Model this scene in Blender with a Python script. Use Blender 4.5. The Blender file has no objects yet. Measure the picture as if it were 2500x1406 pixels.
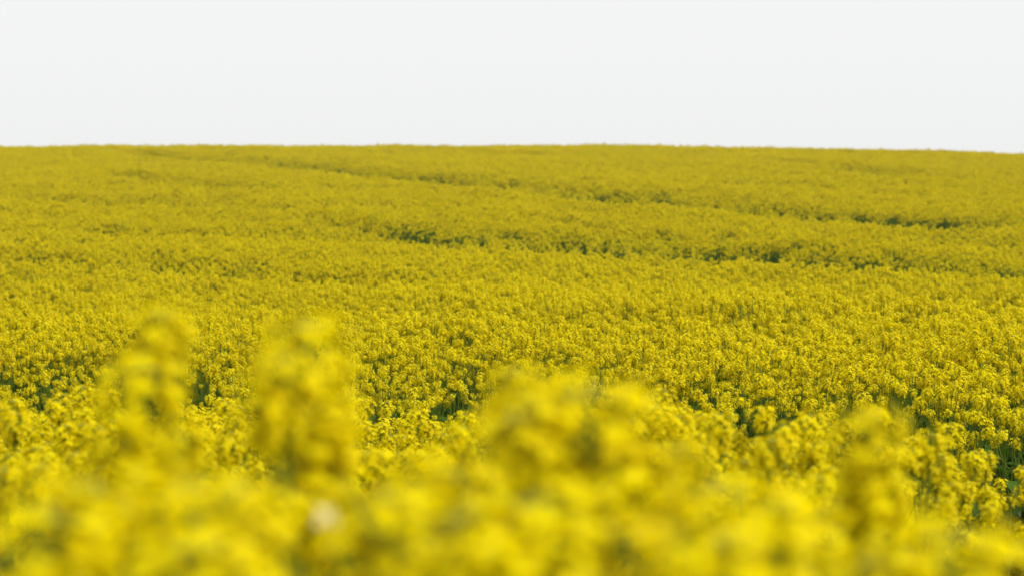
import bpy, math, random
import numpy as np
from mathutils import Matrix, Vector, Euler

S = bpy.context.scene
C = S.collection
R = math.radians
rng = np.random.default_rng(7)

# ------------------------------------------------------------------ camera
CAM_Z = 1.66
cd = bpy.data.cameras.new('camera'); cam = bpy.data.objects.new('camera', cd); C.objects.link(cam)
cd.sensor_width = 36; cd.lens = 85; cd.clip_start = .05; cd.clip_end = 3000
cam.location = (0, 0, CAM_Z); cam.rotation_euler = (R(90 - 2.745), 0, 0)
cd.dof.use_dof = True; cd.dof.focus_distance = 12.0; cd.dof.aperture_fstop = 4.8
S.camera = cam

# ------------------------------------------------------------------ sky, sun, exposure
SUN_EL, SUN_AZ = 48, 118          # azimuth clockwise from +Y: high, on the right and a little behind the camera
w = bpy.data.worlds.new('World'); S.world = w; w.use_nodes = True
nt = w.node_tree; nt.nodes.clear()
out = nt.nodes.new('ShaderNodeOutputWorld'); bg = nt.nodes.new('ShaderNodeBackground')
sky = nt.nodes.new('ShaderNodeTexSky'); sky.sky_type = 'NISHITA'; sky.sun_disc = False
sky.sun_elevation = R(SUN_EL); sky.sun_rotation = R(SUN_AZ); sky.dust_density = 6; sky.air_density = 1
hs = nt.nodes.new('ShaderNodeHueSaturation'); hs.inputs['Saturation'].default_value = .05
mx = nt.nodes.new('ShaderNodeMix'); mx.data_type = 'RGBA'; mx.inputs[0].default_value = .8
mx.inputs[7].default_value = (8.5, 8.62, 8.54, 1)      # the white overcast layer
bg.inputs['Strength'].default_value = .1
nt.links.new(sky.outputs[0], hs.inputs['Color']); nt.links.new(hs.outputs[0], mx.inputs[6])
nt.links.new(mx.outputs[2], bg.inputs['Color']); nt.links.new(bg.outputs[0], out.inputs['Surface'])
sl = bpy.data.lights.new('sun', 'SUN'); sl.energy = 2.2; sl.angle = R(7); sl.color = (1, .96, .88)
so = bpy.data.objects.new('sun', sl); C.objects.link(so)
_d = Vector((math.sin(R(SUN_AZ)) * math.cos(R(SUN_EL)), math.cos(R(SUN_AZ)) * math.cos(R(SUN_EL)), math.sin(R(SUN_EL))))
so.rotation_euler = _d.to_track_quat('Z', 'Y').to_euler()
S.view_settings.view_transform = 'Standard'; S.view_settings.look = 'None'
S.view_settings.exposure = 0.36; S.view_settings.gamma = 1
S.cycles.max_bounces = 6; S.cycles.diffuse_bounces = 3; S.cycles.transmission_bounces = 4; S.cycles.glossy_bounces = 2

# ------------------------------------------------------------------ terrain (metres, y = away from the camera)
CROP = 1.38
PD = np.array([-400, -60, 0, 1, 2, 3, 5, 6.5, 7.5, 9.5, 11.5, 14, 18, 23, 28, 35, 42, 50, 60, 75, 90, 110, 130, 138, 150, 180, 300, 800, 2500.])
PZ = np.array([-1.5, -.6, -.32, -.36, -.42, -.48, -.565, -.635, -.67, -.775, -.86, -.985, -1.16, -1.27, -1.36, -1.31, -1.26, -1.10, -.81, -.38, .15, .75, 1.3, 1.42, 1.35, -.2, -9, -30, -60.])
def hill(x, d):
    t = np.clip((np.clip(x, -45, 45) - 3) / 26, 0, None)
    return -0.46 * t ** 1.6 * np.clip(d / 130, 0, 1) ** 2
def canopy(x, d):
    return CAM_Z + np.interp(d, PD, PZ) + hill(x, d)
def ground(x, d):
    return canopy(x, d) - CROP

def vnoise(x, y, seed):          # value noise, vectorised
    x = np.asarray(x, float); y = np.asarray(y, float)
    xi = np.floor(x).astype(int); yi = np.floor(y).astype(int); fx = x - xi; fy = y - yi
    fx = fx * fx * (3 - 2 * fx); fy = fy * fy * (3 - 2 * fy)
    def h(a, b):
        n = (a * 374761393 + b * 668265263 + seed * 982451653) & 0x7fffffff
        n = ((n ^ (n >> 13)) * 1274126177) & 0x7fffffff
        return ((n ^ (n >> 16)) & 0xffff) / 65535.0
    return (h(xi, yi) * (1 - fx) + h(xi + 1, yi) * fx) * (1 - fy) + (h(xi, yi + 1) * (1 - fx) + h(xi + 1, yi + 1) * fx) * fy

# worn tramlines and thin strips: points, width, strength
TRACKS = [
 ([(-17.9, 117), (-9.0, 97.1), (-4.3, 83.8), (-.25, 75)], .95, .9),
 ([(-.25, 75), (3.8, 63.8), (8.4, 55.2), (10.5, 51.5)], 1.1, .85),
 ([(-5, 53.1), (-2.1, 50.8), (.3, 46.5)], .75, .72),
 ([(.3, 46.5), (3.8, 41), (7.1, 35.4), (10.5, 30)], 1.5, .95),
 ([(-2.6, 49), (.5, 43.5), (2.3, 40.5)], .5, .6),
 ([(-8.3, 49), (-4.3, 46.4), (-1.1, 42)], .5, .75),
 ([(-13.3, 66.6), (-9.4, 61.9), (-6.3, 58.8)], .6, .8),
 ([(-13.5, 83.8), (-8, 73.1)], .55, .9),
 ([(-7.5, 37.8), (-5, 34.9), (-2.2, 31.7), (-1.2, 30)], .4, .9),
 ([(1.4, 27.4), (3.3, 26.1), (4.9, 24.9)], .4, .75),
 ([(-1.2, 20.4), (.2, 20.2), (1.4, 18)], .35, .7),
 ([(-.7, 11.2), (0, 10.9), (.5, 10.3), (1.0, 9.5), (1.4, 9.1), (1.9, 9.0), (2.6, 9.2)], 1.15, .88),
 ([(-2.9, 14.3), (-2.3, 13.5), (-1.8, 12.6), (-1.3, 11.8)], .5, .95),
 ([(-1.9, 9.2), (-1.45, 8.4), (-1.2, 7.9)], .22, .9),
 ([(12.2, 103), (13.6, 89), (13.9, 85)], .7, .9),
 ([(7.6, 75), (10.6, 73.6)], .6, .7),
 ([(-.3, 6.8), (-.24, 5.6)], .2, 1.0),
 ([(1.25, 6.4), (1.3, 5.2)], .16, .9),
 ([(.72, 4.9), (.75, 4.3)], .14, .9),
 ([(.98, 4.6), (1.0, 4.2)], .10, .9),
]
def thin(x, y):                  # 0 = full crop, 1 = bare strip
    m = np.zeros_like(x); sk = np.zeros_like(x)
    for pts, wd, st in TRACKS:
        for (x0, y0), (x1, y1) in zip(pts[:-1], pts[1:]):
            dx, dy = x1 - x0, y1 - y0
            t = np.clip(((x - x0) * dx + (y - y0) * dy) / (dx * dx + dy * dy), 0, 1)
            q = np.hypot(x - x0 - t * dx, y - y0 - t * dy) / wd
            k = st * np.clip(2.1 - 1.1 * q, 0, 1)
            m = np.maximum(m, k); sk = np.maximum(sk, st * np.clip(1.6 - .55 * q, 0, 1))
    nz_ = .85 + .4 * vnoise(x * .9, y * .4, 11)
    return np.clip(m * nz_, 0, 1), np.clip(sk * nz_, 0, 1)

# ------------------------------------------------------------------ materials
def material(name):
    m = bpy.data.materials.new(name); m.use_nodes = True
    n = m.node_tree; n.nodes.clear()
    return m, n, n.nodes.new('ShaderNodeOutputMaterial')
def leafy(name, dark, light, trans, translucent=.4, gloss=.06, rough=.45):
    m, n, o = material(name)
    at = n.nodes.new('ShaderNodeAttribute'); at.attribute_name = 'tint'
    oi = n.nodes.new('ShaderNodeObjectInfo')
    ad = n.nodes.new('ShaderNodeMath'); ad.operation = 'MULTIPLY_ADD'
    n.links.new(oi.outputs['Random'], ad.inputs[0]); ad.inputs[1].default_value = .4
    ml = n.nodes.new('ShaderNodeMath'); ml.operation = 'MULTIPLY'; ml.inputs[1].default_value = .6
    n.links.new(at.outputs['Fac'], ml.inputs[0]); n.links.new(ml.outputs[0], ad.inputs[2])
    cr = n.nodes.new('ShaderNodeValToRGB')
    cr.color_ramp.elements[0].color = (*dark, 1); cr.color_ramp.elements[1].color = (*light, 1)
    n.links.new(ad.outputs[0], cr.inputs[0])
    d = n.nodes.new('ShaderNodeBsdfDiffuse'); t = n.nodes.new('ShaderNodeBsdfTranslucent')
    g = n.nodes.new('ShaderNodeBsdfGlossy'); g.inputs['Roughness'].default_value = rough
    n.links.new(cr.outputs[0], d.inputs['Color'])
    tm = n.nodes.new('ShaderNodeMix'); tm.data_type = 'RGBA'; tm.blend_type = 'MULTIPLY'; tm.inputs[0].default_value = 1
    n.links.new(cr.outputs[0], tm.inputs[6]); tm.inputs[7].default_value = (*trans, 1)
    n.links.new(tm.outputs[2], t.inputs['Color'])
    m1 = n.nodes.new('ShaderNodeMixShader'); m1.inputs[0].default_value = translucent
    n.links.new(d.outputs[0], m1.inputs[1]); n.links.new(t.outputs[0], m1.inputs[2])
    m2 = n.nodes.new('ShaderNodeMixShader'); m2.inputs[0].default_value = gloss
    n.links.new(m1.outputs[0], m2.inputs[1]); n.links.new(g.outputs[0], m2.inputs[2])
    n.links.new(m2.outputs[0], o.inputs['Surface'])
    return m
M_PETAL = leafy('petal_yellow', (.68, .52, 0), (.88, .745, 0), (1, .97, .9), .28, .003, .5)
M_BUD = leafy('bud_yellow_green', (.36, .36, .03), (.62, .58, .05), (1, 1, .6), .2, .03, .5)
M_STEM = leafy('stem_green', (.09, .15, .012), (.18, .26, .025), (1, 1, .6), .1, .015, .5)
M_LEAF = leafy('leaf_green', (.045, .095, .008), (.085, .155, .014), (.9, 1.3, .4), .3, .02, .5)
M_CREAM = leafy('cream_petal', (.90, .78, .42), (.95, .84, .50), (1, 1, 1), .3, .05, .4)
MATS = [M_PETAL, M_BUD, M_STEM, M_LEAF, M_CREAM]

m, n, o = material('soil_with_weeds')
p = n.nodes.new('ShaderNodeBsdfPrincipled'); p.inputs['Roughness'].default_value = .95
tc = n.nodes.new('ShaderNodeTexCoord'); nz = n.nodes.new('ShaderNodeTexNoise'); nz.inputs['Scale'].default_value = 9; nz.inputs['Detail'].default_value = 6
cr = n.nodes.new('ShaderNodeValToRGB'); cr.color_ramp.elements[0].position = .4; cr.color_ramp.elements[1].position = .6
cr.color_ramp.elements[0].color = (.035, .05, .018, 1); cr.color_ramp.elements[1].color = (.06, .10, .03, 1)
n.links.new(tc.outputs['Object'], nz.inputs['Vector']); n.links.new(nz.outputs['Fac'], cr.inputs[0])
n.links.new(cr.outputs[0], p.inputs['Base Color']); n.links.new(p.outputs[0], o.inputs['Surface'])
M_SOIL = m

# ------------------------------------------------------------------ mesh builder
class MB:
    def __init__(s): s.v = []; s.f = []; s.m = []; s.t = []; s.n = 0
    def add(s, v, f, mat, tint):
        v = np.asarray(v, float); s.v.append(v)
        s.f += [tuple(i + s.n for i in q) for q in f]
        s.m += [mat] * len(f); s.t += [tint] * len(v); s.n += len(v)
    def add_mb(s, o, M):
        v = np.concatenate(o.v); M = np.array(M)
        s.v.append(v @ M[:3, :3].T + M[:3, 3])
        s.f += [tuple(i + s.n for i in q) for q in o.f]
        s.m += o.m; s.t += o.t; s.n += len(v)
    def mesh(s, name):
        me = bpy.data.meshes.new(name)
        me.from_pydata(np.concatenate(s.v).tolist(), [], s.f)
        for k in MATS: me.materials.append(k)
        me.polygons.foreach_set('material_index', s.m)
        a = me.attributes.new('tint', 'FLOAT', 'POINT'); a.data.foreach_set('value', s.t)
        me.polygons.foreach_set('use_smooth', [True] * len(s.f))
        me.update(); return me
def frame(d, roll=0.0):
    d = np.asarray(d, float); d = d / np.linalg.norm(d)
    a = np.array([0, 0, 1.]) if abs(d[2]) < .95 else np.array([1., 0, 0])
    x = np.cross(a, d); x /= np.linalg.norm(x); y = np.cross(d, x)
    c, s_ = math.cos(roll), math.sin(roll)
    return np.stack([c * x + s_ * y, -s_ * x + c * y, d], 1)
def tube(mb, pts, r0, r1, mat, tint, k=4):
    pts = np.asarray(pts, float); vs = []; fs = []
    for i, p_ in enumerate(pts):
        t = pts[min(i + 1, len(pts) - 1)] - pts[max(i - 1, 0)]
        F = frame(t); r = r0 + (r1 - r0) * i / (len(pts) - 1)
        for j in range(k):
            a = 2 * math.pi * j / k
            vs.append(p_ + r * (math.cos(a) * F[:, 0] + math.sin(a) * F[:, 1]))
    for i in range(len(pts) - 1):
        for j in range(k):
            fs.append((i * k + j, i * k + (j + 1) % k, (i + 1) * k + (j + 1) % k, (i + 1) * k + j))
    mb.add(vs, fs, mat, tint)
def flower(mb, pos, d, r, size, mat=0):
    """a four-petalled flower facing d"""
    F = frame(d, r.uniform(0, 6.3)); tint = r.uniform(0, 1); openv = r.uniform(.05, .55)
    for q in range(4):
        a = q * math.pi / 2 + r.uniform(-.15, .15); L = size * r.uniform(.85, 1.1); W = L * r.uniform(.36, .46)
        e = np.array([math.cos(a), math.sin(a), 0]); s_ = np.array([-math.sin(a), math.cos(a), 0])
        z = np.array([0, 0, 1.])
        loc = [0 * e, .5 * L * e + .9 * W * s_ + openv * .4 * L * z, .5 * L * e - .9 * W * s_ + openv * .4 * L * z,
               L * e + .55 * W * s_ + openv * .25 * L * z, L * e - .55 * W * s_ + openv * .25 * L * z, 1.0 * L * e * 1.08 + (openv * .2 - .05) * L * z]
        v = [pos + F @ l for l in loc]
        mb.add(v, [(0, 2, 1), (1, 2, 4, 3), (3, 4, 5)], mat, min(1, max(0, tint + r.uniform(-.2, .2))))
    c = [pos + F @ np.array(l) for l in ((.0012, 0, 0), (0, .0012, 0), (-.0012, -.0012, 0), (0, 0, .0055))]
    mb.add(c, [(0, 1, 3), (1, 2, 3), (2, 0, 3)], 1, .7)
def bud(mb, pos, d, L, W, mat, tint):
    F = frame(d)
    loc = [(0, 0, 0), (W, 0, L * .5), (0, W, L * .5), (-W, 0, L * .5), (0, -W, L * .5), (0, 0, L)]
    v = [pos + F @ np.array(l) for l in loc]
    mb.add(v, [(0, 2, 1), (0, 3, 2), (0, 4, 3), (0, 1, 4), (5, 1, 2), (5, 2, 3), (5, 3, 4), (5, 4, 1)], mat, tint)

def head_parts(seed, length, radius, nfl):
    """one raceme, its top at z = 0; returns (flowers, buds)"""
    r = random.Random(seed); A = MB(); B = MB()
    tube(A, [(0, 0, -length - .03), (0, 0, -length * .5), (0, 0, -.01)], .0019, .0012, 2, .6, 3)
    for i in range(nfl):
        t = (i + .5) / nfl
        a = i * 2.39996 + r.uniform(-.4, .4)
        h = -.004 - length * t ** 1.05
        rad = radius * (.42 + .58 * math.sin(math.pi * min(1, .25 + t * .75))) * r.uniform(.75, 1.12)
        base = np.array([0, 0, h - .014])
        e = np.array([math.cos(a), math.sin(a), 0])
        tip = base + e * rad + np.array([0, 0, .014 + .012 * (1 - t)])
        tube(A, [base, (base + tip) / 2 - (0, 0, .002), tip], .0007, .0006, 2, .9, 3)
        flower(A, tip, e * (.55 + .5 * t) + np.array([0, 0, 1.05 - .6 * t]), r, r.uniform(.0095, .0125))
    for i in range(14):
        a = i * 2.39996; q = math.sqrt((i + .5) / 14)
        bp = np.array([math.cos(a) * q * .009, math.sin(a) * q * .009, -.006 + .008 * (1 - q)])
        bud(B, bp, (math.cos(a) * q * .8, math.sin(a) * q * .8, 1), r.uniform(.006, .008), .0018, 1, r.uniform(.2, 1))
    for i in range(5):            # young pods below the open flowers
        a = i * 2.4 + 1; e = np.array([math.cos(a), math.sin(a), 0]); z = -length - .004 - .007 * i
        tube(A, [(0, 0, z), e * .018 + (0, 0, z + .006), e * .034 + (0, 0, z + .028)], .0007, .0012, 2, .8, 3)
    return A, B
HEADS = [head_parts(100 + i, L, rd, nf) for i, (L, rd, nf) in enumerate(
    [(.040, .029, 27), (.055, .032, 36), (.034, .027, 23), (.070, .033, 44), (.046, .035, 36), (.030, .023, 18)])]

def leaf_mb(r, L):
    """one drooping lobed leaf springing from the origin along +x"""
    mb = MB(); W = L * r.uniform(.17, .24); v = []; f = []
    for i in range(6):
        t = i / 5; z = .35 * L * t - .55 * L * t * t * r.uniform(.8, 1.2)
        wd = W * (.25, .75, .6, 1, .8, .1)[i]
        v += [(L * t, -wd, z + wd * .25), (L * t, 0, z), (L * t, wd, z + wd * .25)]
    for i in range(5):
        a = i * 3
        f += [(a, a + 3, a + 4, a + 1), (a + 1, a + 4, a + 5, a + 2)]
    mb.add(v, f, 3, r.uniform(0, 1)); return mb

class Plant: pass
def design(seed, nb, spread, drops=(.03, .05, .08, .12, .17), hs=1.0):
    r = random.Random(seed); P = Plant(); st = MB(); P.heads = []; P.leaves = []
    H = CROP; lean = np.array([r.uniform(-.05, .05), r.uniform(-.05, .05), 0])
    def axis(z): return lean * (z / H) ** 2 + np.array([0, 0, z])
    tube(st, [axis(z) for z in (0, .35, .7, 1.0, H - .04)], .0075, .002, 2, .3, 5)
    k = r.choice((1, 3, 4)); P.heads.append((axis(H), 0, 0, hs * r.uniform(1.0, 1.15), k))
    for i in range(nb):
        a = i * 2.4 + r.uniform(-.4, .4); z0 = H * r.uniform(.5, .8); q = r.uniform(.35, 1.1) * spread
        z1 = H - r.choice(drops) - r.uniform(0, .05)
        e = np.array([math.cos(a), math.sin(a), 0]); b = axis(z0)
        tip = axis(z1) + e * q
        tube(st, [b, b + e * q * .6 + (0, 0, (z1 - z0) * .35), tip - (0, 0, .03)], .0035, .0018, 2, .6, 4)
        P.heads.append((tip, q * 1.1 * math.cos(a), q * 1.1 * math.sin(a), hs * r.uniform(.68, 1.15), r.randrange(6)))
        if r.random() < .55: P.leaves.append((b, a + r.uniform(-.6, .6), .10, r.random()))
    for i in range(7):
        z = H * (.18 + .09 * i) ; P.leaves.append((axis(z), i * 2.4 + r.uniform(-.5, .5), r.uniform(.17, .27), r.random()))
    P.stem = st; P.seed = seed
    P.leaf_mb = [leaf_mb(random.Random(seed * 31 + j), l[2]) for j, l in enumerate(P.leaves)]
    return P
FIELD = [design(60 + i, nb, sp, (.02, .04, .07, .1, .14), .74) for i, (nb, sp) in enumerate(
    [(12, .14), (13, .16), (11, .13), (14, .17), (12, .15), (13, .14)])]      # plants with many small racemes
def head_matrix(h):
    (p_, tx, ty, s_, k) = h
    return Matrix.Translation(Vector(p_)) @ Euler((-ty * 1.5, tx * 1.5, k * 1.3)).to_matrix().to_4x4() @ Matrix.Scale(s_, 4)
def leaf_matrix(l): return Matrix.Translation(Vector(l[0])) @ Matrix.Rotation(l[1], 4, 'Z')
PLANTS = [design(10 + i, nb, sp) for i, (nb, sp) in enumerate(
    [(7, .13), (8, .15), (6, .11), (9, .16), (7, .15), (8, .12), (6, .14), (9, .14), (5, .09), (8, .17)])]
PLANTS += [design(40, 6, .014, (.02, .05, .08, .12, .16), .75), design(41, 7, .020, (.03, .07, .11, .15), .85),   # slender upright ones
           design(42, 5, .055, (.01, .03, .06, .1), 1.1), design(43, 6, .065, (.01, .03, .06, .1), 1.15),            # compact broad ones
           design(44, 5, .075, (.02, .05, .09, .13), 1.1), design(45, 4, .045, (.01, .04, .08), 1.2)]

def whole_mesh(P, name):
    mb = MB(); mb.add_mb(P.stem, Matrix())
    for h in P.heads:
        Mh = head_matrix(h); mb.add_mb(HEADS[h[4]][0], Mh); mb.add_mb(HEADS[h[4]][1], Mh)
    for l, q in zip(P.leaves, P.leaf_mb): mb.add_mb(q, leaf_matrix(l))
    return mb.mesh(name)

# ------------------------------------------------------------------ ground: one sheet to the horizon
xs = np.concatenate([[-2500, -900, -300, -120], np.arange(-60, 61, 1.5), [120, 300, 900, 2500]])
ys = np.concatenate([[-400, -150, -60, -20], np.arange(-8, 200, 1.0), [230, 260, 400, 800, 1500, 2500]])
gx, gy = np.meshgrid(xs, ys); gz = ground(gx, gy) + .03 * (vnoise(gx / 2, gy / 2, 5) - .5)
nx, ny = len(xs), len(ys)
me = bpy.data.meshes.new('ground')
me.from_pydata(np.stack([gx.ravel(), gy.ravel(), gz.ravel()], 1).tolist(), [],
    [(j * nx + i, j * nx + i + 1, (j + 1) * nx + i + 1, (j + 1) * nx + i) for j in range(ny - 1) for i in range(nx - 1)])
me.materials.append(M_SOIL)
go = bpy.data.objects.new('ground', me); C.objects.link(go); go['kind'] = 'structure'
go['label'] = 'sloping field ground under the crop'

# ------------------------------------------------------------------ where the plants stand
def scatter(x0, x1, y0, y1, dens):
    """jittered points over a rectangle"""
    c = 1 / math.sqrt(dens); X, Y = np.meshgrid(np.arange(x0, x1, c), np.arange(y0, y1, c))
    X = (X + rng.uniform(-.5, .5, X.shape) * c * 1.3).ravel(); Y = (Y + rng.uniform(-.5, .5, Y.shape) * c * 1.3).ravel()
    return X, Y
def dress(x, y):
    """which points survive and how tall they grow"""
    th, sk = thin(x, y)
    patch = vnoise(x / 2.3 + 50, y / 4.5 + 50, 3) * .6 + vnoise(x / .7 + 9, y / 1.2 + 50, 4) * .4
    u, v = x * .93 + y * .36 + 200, y * .93 - x * .36 + 200      # across and along the drill rows
    rows = vnoise(u / 1.3, v / 14, 21) * .6 + vnoise(u / .5, v / 7, 22) * .4
    far = np.clip((y - 10) / 30, 0, 1)
    bare = th * .93 + np.clip((.37 - patch) * 2.4, 0, .85) + far * np.clip((.38 - rows) * 1.6, 0, .4)
    keep = rng.uniform(0, 1, len(x)) > bare
    big = vnoise(x / 5 + 30, y / 7 + 60, 8)
    bands = vnoise(x / 5 + y / 9 + 90, y / 1.7 + x / 6 + 90, 31)
    s_ = 1 + .12 * (patch - .5) + np.clip((y - 9) / 12, 0, 1) * (.09 * (bands - .5) + .06 * (big - .5) + .16 * (rows - .5)) + rng.normal(0, 1, len(x)) * (.030 + .012 * far) - (.20 - .06 * np.clip((y - 12) / 10, 0, 1)) * sk
    return keep, s_, th
def inview(x, y, margin=.25): return (y > .8) & (np.abs(x) < .2118 * y + margin)
R_IND = 8.9
X, Y = scatter(-34, 34, R_IND, 145, 23)
k1 = np.abs(X) < .2118 * Y + 3.5
X1, Y1 = X[k1], Y[k1]
X, Y = scatter(-5.5, 5.5, -3.0, R_IND, 21)
k2 = ~inview(X, Y) & (np.hypot(X, Y) > .75) & ~((np.abs(X) < .5) & (Y > -.6) & (Y < 1.4))
NX, NY = X[~k2], Y[~k2]
AX = np.concatenate([X1, X[k2]]); AY = np.concatenate([Y1, Y[k2]])
keep, sc_, th_ = dress(AX, AY); AX, AY, sc_ = AX[keep], AY[keep], sc_[keep]

# the countless rest of the crop: one object, plants set on its points
src = bpy.data.collections.new('crop_sources')
for i, P in enumerate(PLANTS[:10] + FIELD):
    ob = bpy.data.objects.new('crop_plant_source_%02d' % i, whole_mesh(P, 'crop_plant')); src.objects.link(ob)
me = bpy.data.meshes.new('rapeseed_crop'); N = len(AX)
me.vertices.add(N)
AZ = ground(AX, AY) - .01
me.vertices.foreach_set('co', np.stack([AX, AY, AZ], 1).astype('f').ravel())
rot = np.stack([rng.normal(0, .05, N), rng.normal(0, .05, N), rng.uniform(0, 6.283, N)], 1)
a = me.attributes.new('rot', 'FLOAT_VECTOR', 'POINT'); a.data.foreach_set('vector', rot.astype('f').ravel())
a = me.attributes.new('size', 'FLOAT', 'POINT'); a.data.foreach_set('value', sc_.astype('f'))
a = me.attributes.new('pick', 'INT', 'POINT'); a.data.foreach_set('value', np.where(rng.uniform(9.5, 14, N) > AY, rng.integers(0, 10, N), rng.integers(10, 16, N)).astype('i'))
crop = bpy.data.objects.new('rapeseed_crop', me); C.objects.link(crop)
crop['kind'] = 'stuff'; crop['category'] = 'crop'; crop['label'] = 'yellow rapeseed crop in full bloom covering the whole rising field'
ng = bpy.data.node_groups.new('crop_on_points', 'GeometryNodeTree')
ng.interface.new_socket('Geometry', in_out='INPUT', socket_type='NodeSocketGeometry')
ng.interface.new_socket('Geometry', in_out='OUTPUT', socket_type='NodeSocketGeometry')
gi = ng.nodes.new('NodeGroupInput'); gout = ng.nodes.new('NodeGroupOutput')
ci = ng.nodes.new('GeometryNodeCollectionInfo'); ci.inputs['Collection'].default_value = src
ci.inputs['Separate Children'].default_value = True; ci.inputs['Reset Children'].default_value = True
ip = ng.nodes.new('GeometryNodeInstanceOnPoints'); ip.inputs['Pick Instance'].default_value = True
def named(nm, ty):
    q = ng.nodes.new('GeometryNodeInputNamedAttribute'); q.data_type = ty; q.inputs['Name'].default_value = nm
    return next(s_ for s_ in q.outputs if s_.enabled and s_.name == 'Attribute')
ng.links.new(gi.outputs[0], ip.inputs['Points']); ng.links.new(ci.outputs[0], ip.inputs['Instance'])
ng.links.new(named('pick', 'INT'), ip.inputs['Instance Index'])
ng.links.new(named('rot', 'FLOAT_VECTOR'), ip.inputs['Rotation'])
ng.links.new(named('size', 'FLOAT'), ip.inputs['Scale'])
ng.links.new(ip.outputs[0], gout.inputs[0])
md = crop.modifiers.new('crop_on_points', 'NODES'); md.node_group = ng

# ------------------------------------------------------------------ the nearest plants, each a thing with its parts
HM = [(a_.mesh('flower_head'), b_.mesh('bud_cluster')) for a_, b_ in HEADS]
PROTO = []
for P in PLANTS:
    rec = {'stem': P.stem.mesh('stem'), 'heads': P.heads, 'leaves': [(l, q.mesh('leaf')) for l, q in zip(P.leaves, P.leaf_mb)]}
    PROTO.append(rec)
def new(name, data, parent=None):
    ob = bpy.data.objects.new(name, data); C.objects.link(ob)
    if parent: ob.parent = parent
    return ob
def build_plant(rec, buds):
    t = new('rapeseed_plant', None); t.empty_display_size = .1
    new('stem', rec['stem'], t)
    for h in rec['heads']:
        o_ = new('flower_head', HM[h[4]][0], t); o_.matrix_basis = head_matrix(h)
        b_ = new('bud_cluster', HM[h[4]][1], o_)
    for l, q in rec['leaves'][:8]:
        o_ = new('leaf', q, t); o_.matrix_basis = leaf_matrix(l)
    return t
def copy_tree(o_, parent=None):
    c = o_.copy(); C.objects.link(c); c.parent = parent
    for ch in KIDS[o_.name]: copy_tree(ch, c)
    return c
first = {}; KIDS = {}
def place(v, x, y, s_, rz, label, group, tilt=(0, 0)):
    if v not in first:
        first[v] = t = build_plant(PROTO[v], True)
        for o_ in [t, *t.children_recursive]: KIDS[o_.name] = list(o_.children)
    else:
        t = copy_tree(first[v])
    t.location = (x, y, float(ground(np.array([x]), np.array([y]))[0]) - .01)
    t.rotation_euler = (tilt[0], tilt[1], rz); t.scale = (s_, s_, s_)
    t['label'] = label; t['category'] = 'plant'
    if group: t['group'] = group
    return t

# foreground plants that the photograph singles out: x, y, height of the top head, variant, label
FRONT = [
 (-0.326, 2.25, 1.536, 10, 'tallest blurred rapeseed plant rising above the others at the left'),
 (-0.314, 2.05, 1.500, 11, 'blurred rapeseed plant with a darker left side leaning against the tallest left one'),
 (-0.174, 2.05, 1.540, 11, 'second tallest blurred rapeseed plant, to the right of the tallest one'),
 (-0.185, 1.95, 1.518, 10, 'blurred rapeseed plant just left of the second tallest one'),
 (0.004, 2.30, 1.479, 10, 'blurred rapeseed plant with one small round head standing up at the centre'),
 (0.026, 1.95, 1.485, 12, 'bright blurred rapeseed plant forming the big yellow mass at the centre'),
 (0.060, 1.85, 1.502, 13, 'bright blurred rapeseed plant on the right edge of the central yellow mass'),
 (0.339, 2.30, 1.438, 11, 'blurred rapeseed plant with a small round head standing alone at the right'),
 (0.151, 1.75, 1.450, 13, 'large blurred rapeseed plant with a broad bright crown at lower right of centre'),
 (0.187, 1.70, 1.440, 14, 'large blurred rapeseed plant just right of the broad bright crown'),
 (-0.293, 1.65, 1.464, 12, 'large blurred rapeseed plant near the lower left corner'),
 (-0.217, 1.60, 1.469, 13, 'large blurred rapeseed plant right of the one near the lower left corner'),
 (-0.166, 2.02, 1.472, 11, 'narrow blurred rapeseed plant below the second tallest one'),
 (-0.171, 1.50, 1.480, 11, 'large blurred rapeseed plant left of the pale cream bloom'),
 (-0.049, 1.70, 1.466, 14, 'blurred rapeseed plant at the lower left of the central yellow mass'),
 (-0.076, 1.55, 1.467, 15, 'large blurred rapeseed plant right of the pale cream bloom'),
 (-0.027, 1.45, 1.466, 12, 'large blurred rapeseed plant at the bottom just left of centre'),
 (0.017, 1.45, 1.478, 14, 'large blurred rapeseed plant at the bottom just right of centre'),
 (0.086, 1.50, 1.455, 12, 'large blurred rapeseed plant at the bottom left of the broad bright crown'),
 (0.295, 1.60, 1.437, 13, 'large blurred rapeseed plant in the lower right corner'),
 (-0.292, 1.50, 1.462, 15, 'large blurred rapeseed plant at the very edge of the lower left corner'),
 (-0.183, 1.40, 1.461, 14, 'closest blurred rapeseed plant at the bottom left'),
 (0.128, 1.40, 1.461, 15, 'closest blurred rapeseed plant at the bottom right'),
]
for i_, (x, y, zt, v, lab) in enumerate(FRONT):
    zt -= .008 if y < 1.8 else 0
    hd = PROTO[v]['heads'][0][0]; s_ = (zt - float(ground(np.array([x]), np.array([y]))[0])) / CROP
    rz = (i_ * 2.4 + 1.0) % 6.28; c, s2 = math.cos(rz), math.sin(rz)
    px, py = x - (hd[0] * c - hd[1] * s2) * s_, y - (hd[0] * s2 + hd[1] * c) * s_
    place(v, px, py, s_, rz, lab, 'blurred rapeseed plants closest to the camera')

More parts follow.
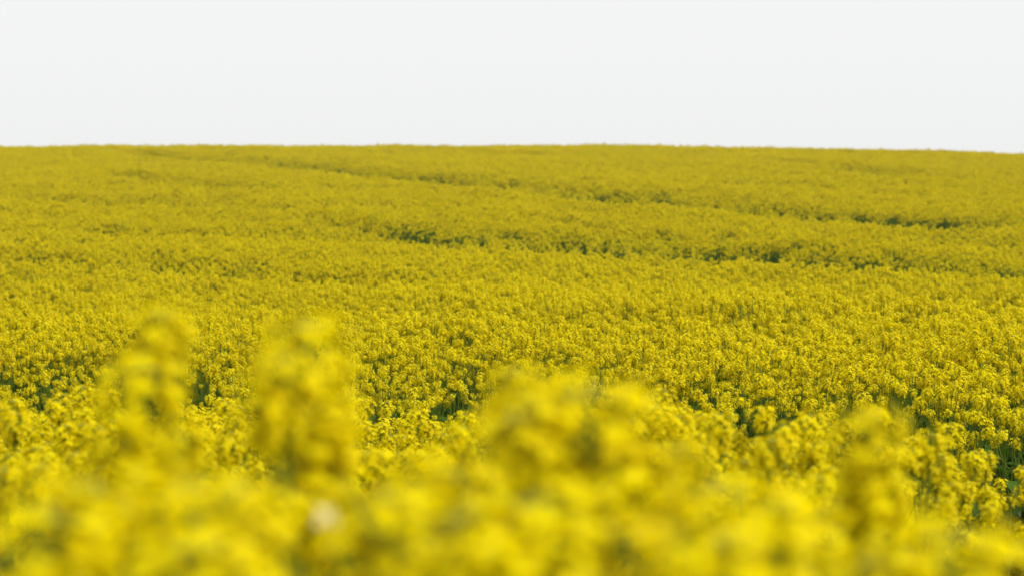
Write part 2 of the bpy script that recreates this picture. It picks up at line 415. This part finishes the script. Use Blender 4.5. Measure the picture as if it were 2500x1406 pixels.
keep, s_n, th = dress(NX, NY)
keep &= (NY > 4.6) | (vnoise(NX * 4 + 40, NY * 1.6 + 40, 19) > .42)      # open spots among the first rows
sel = keep & (NY > 2.9 + .9 * vnoise(NX * 2.5 + 70, NY + 30, 17) + .9 * np.clip(NX / (.21 * NY), 0, 1)) & (NY < R_IND)
cand = [(float(x), float(y), float(q)) for x, y, q in zip(NX[sel], NY[sel], s_n[sel])
        if min(math.hypot(x - f[0], (y - f[1])) for f in FRONT) > .10]
cand.sort(key=lambda c: c[1])
ZONE = [(3.2, 'soft blurred', 'in the first rows behind the foreground blooms'), (5.0, 'half-blurred', 'in middle rows of the near crop'), (99, 'nearly sharp', 'by the dark green gaps')]
for x, y, q in cand:
    zn = next(z for z in ZONE if y < z[0]); u = x / (.2118 * y)
    side = 'at the left' if u < -.33 else ('at the right' if u > .33 else 'at the middle')
    place(int(rng.integers(0, 10)), x, y, q, rng.uniform(0, 6.28), '%s rapeseed plant %s, %s' % (zn[1], zn[2], side),
          '%s rapeseed plants %s' % (zn[1], side), (rng.normal(0, .05), rng.normal(0, .05)))
print('individual plants', len(FRONT) + len(cand), 'crop points', N)

# ------------------------------------------------------------------ the pale bloom among the yellow ones
r = random.Random(5)
pf = new('pale_flower', None); pf['label'] = 'small pale cream blurred bloom low among yellow heads, left of centre'; pf['category'] = 'flower'
px, py, pz = -.125, 1.62, 1.429
mb = MB(); flower(mb, np.zeros(3), (0, -1, .9), r, .0095, 4); flower(mb, np.array([.002, -.004, .002]), (.2, -.8, 1), r, .006, 4)
new('petals', mb.mesh('petals'), pf)
mb = MB(); tube(mb, [(0, .004, 0), (.004, .02, -.08), (.0, .03, -.3), (0, .03, -pz + float(ground(np.array([px]), np.array([py]))[0]))], .0012, .002, 2, .5, 4)
new('stem', mb.mesh('stem'), pf)
pf.location = (px, py, pz)

# ------------------------------------------------------------------ thin haze over the far field
hb = MB(); X0, X1, Y0, Y1, Z0, Z1 = -2505, 2505, -405, 2505, -75, 3.7
hb.add([(x, y, z) for z in (Z0, Z1) for y in (Y0, Y1) for x in (X0, X1)], [(0, 2, 3, 1), (4, 5, 7, 6), (0, 1, 5, 4), (2, 6, 7, 3), (0, 4, 6, 2), (1, 3, 7, 5)], 0, 0)
me = hb.mesh('haze'); me.materials.clear()
m, n, o = material('haze_air'); pv = n.nodes.new('ShaderNodeVolumePrincipled')
pv.inputs['Color'].default_value = (.9, .9, .88, 1); pv.inputs['Density'].default_value = .00025
n.links.new(pv.outputs[0], o.inputs['Volume']); me.materials.append(m)
hz = bpy.data.objects.new('haze', me); C.objects.link(hz); hz['kind'] = 'stuff'; hz['label'] = 'thin pale haze over the far field'
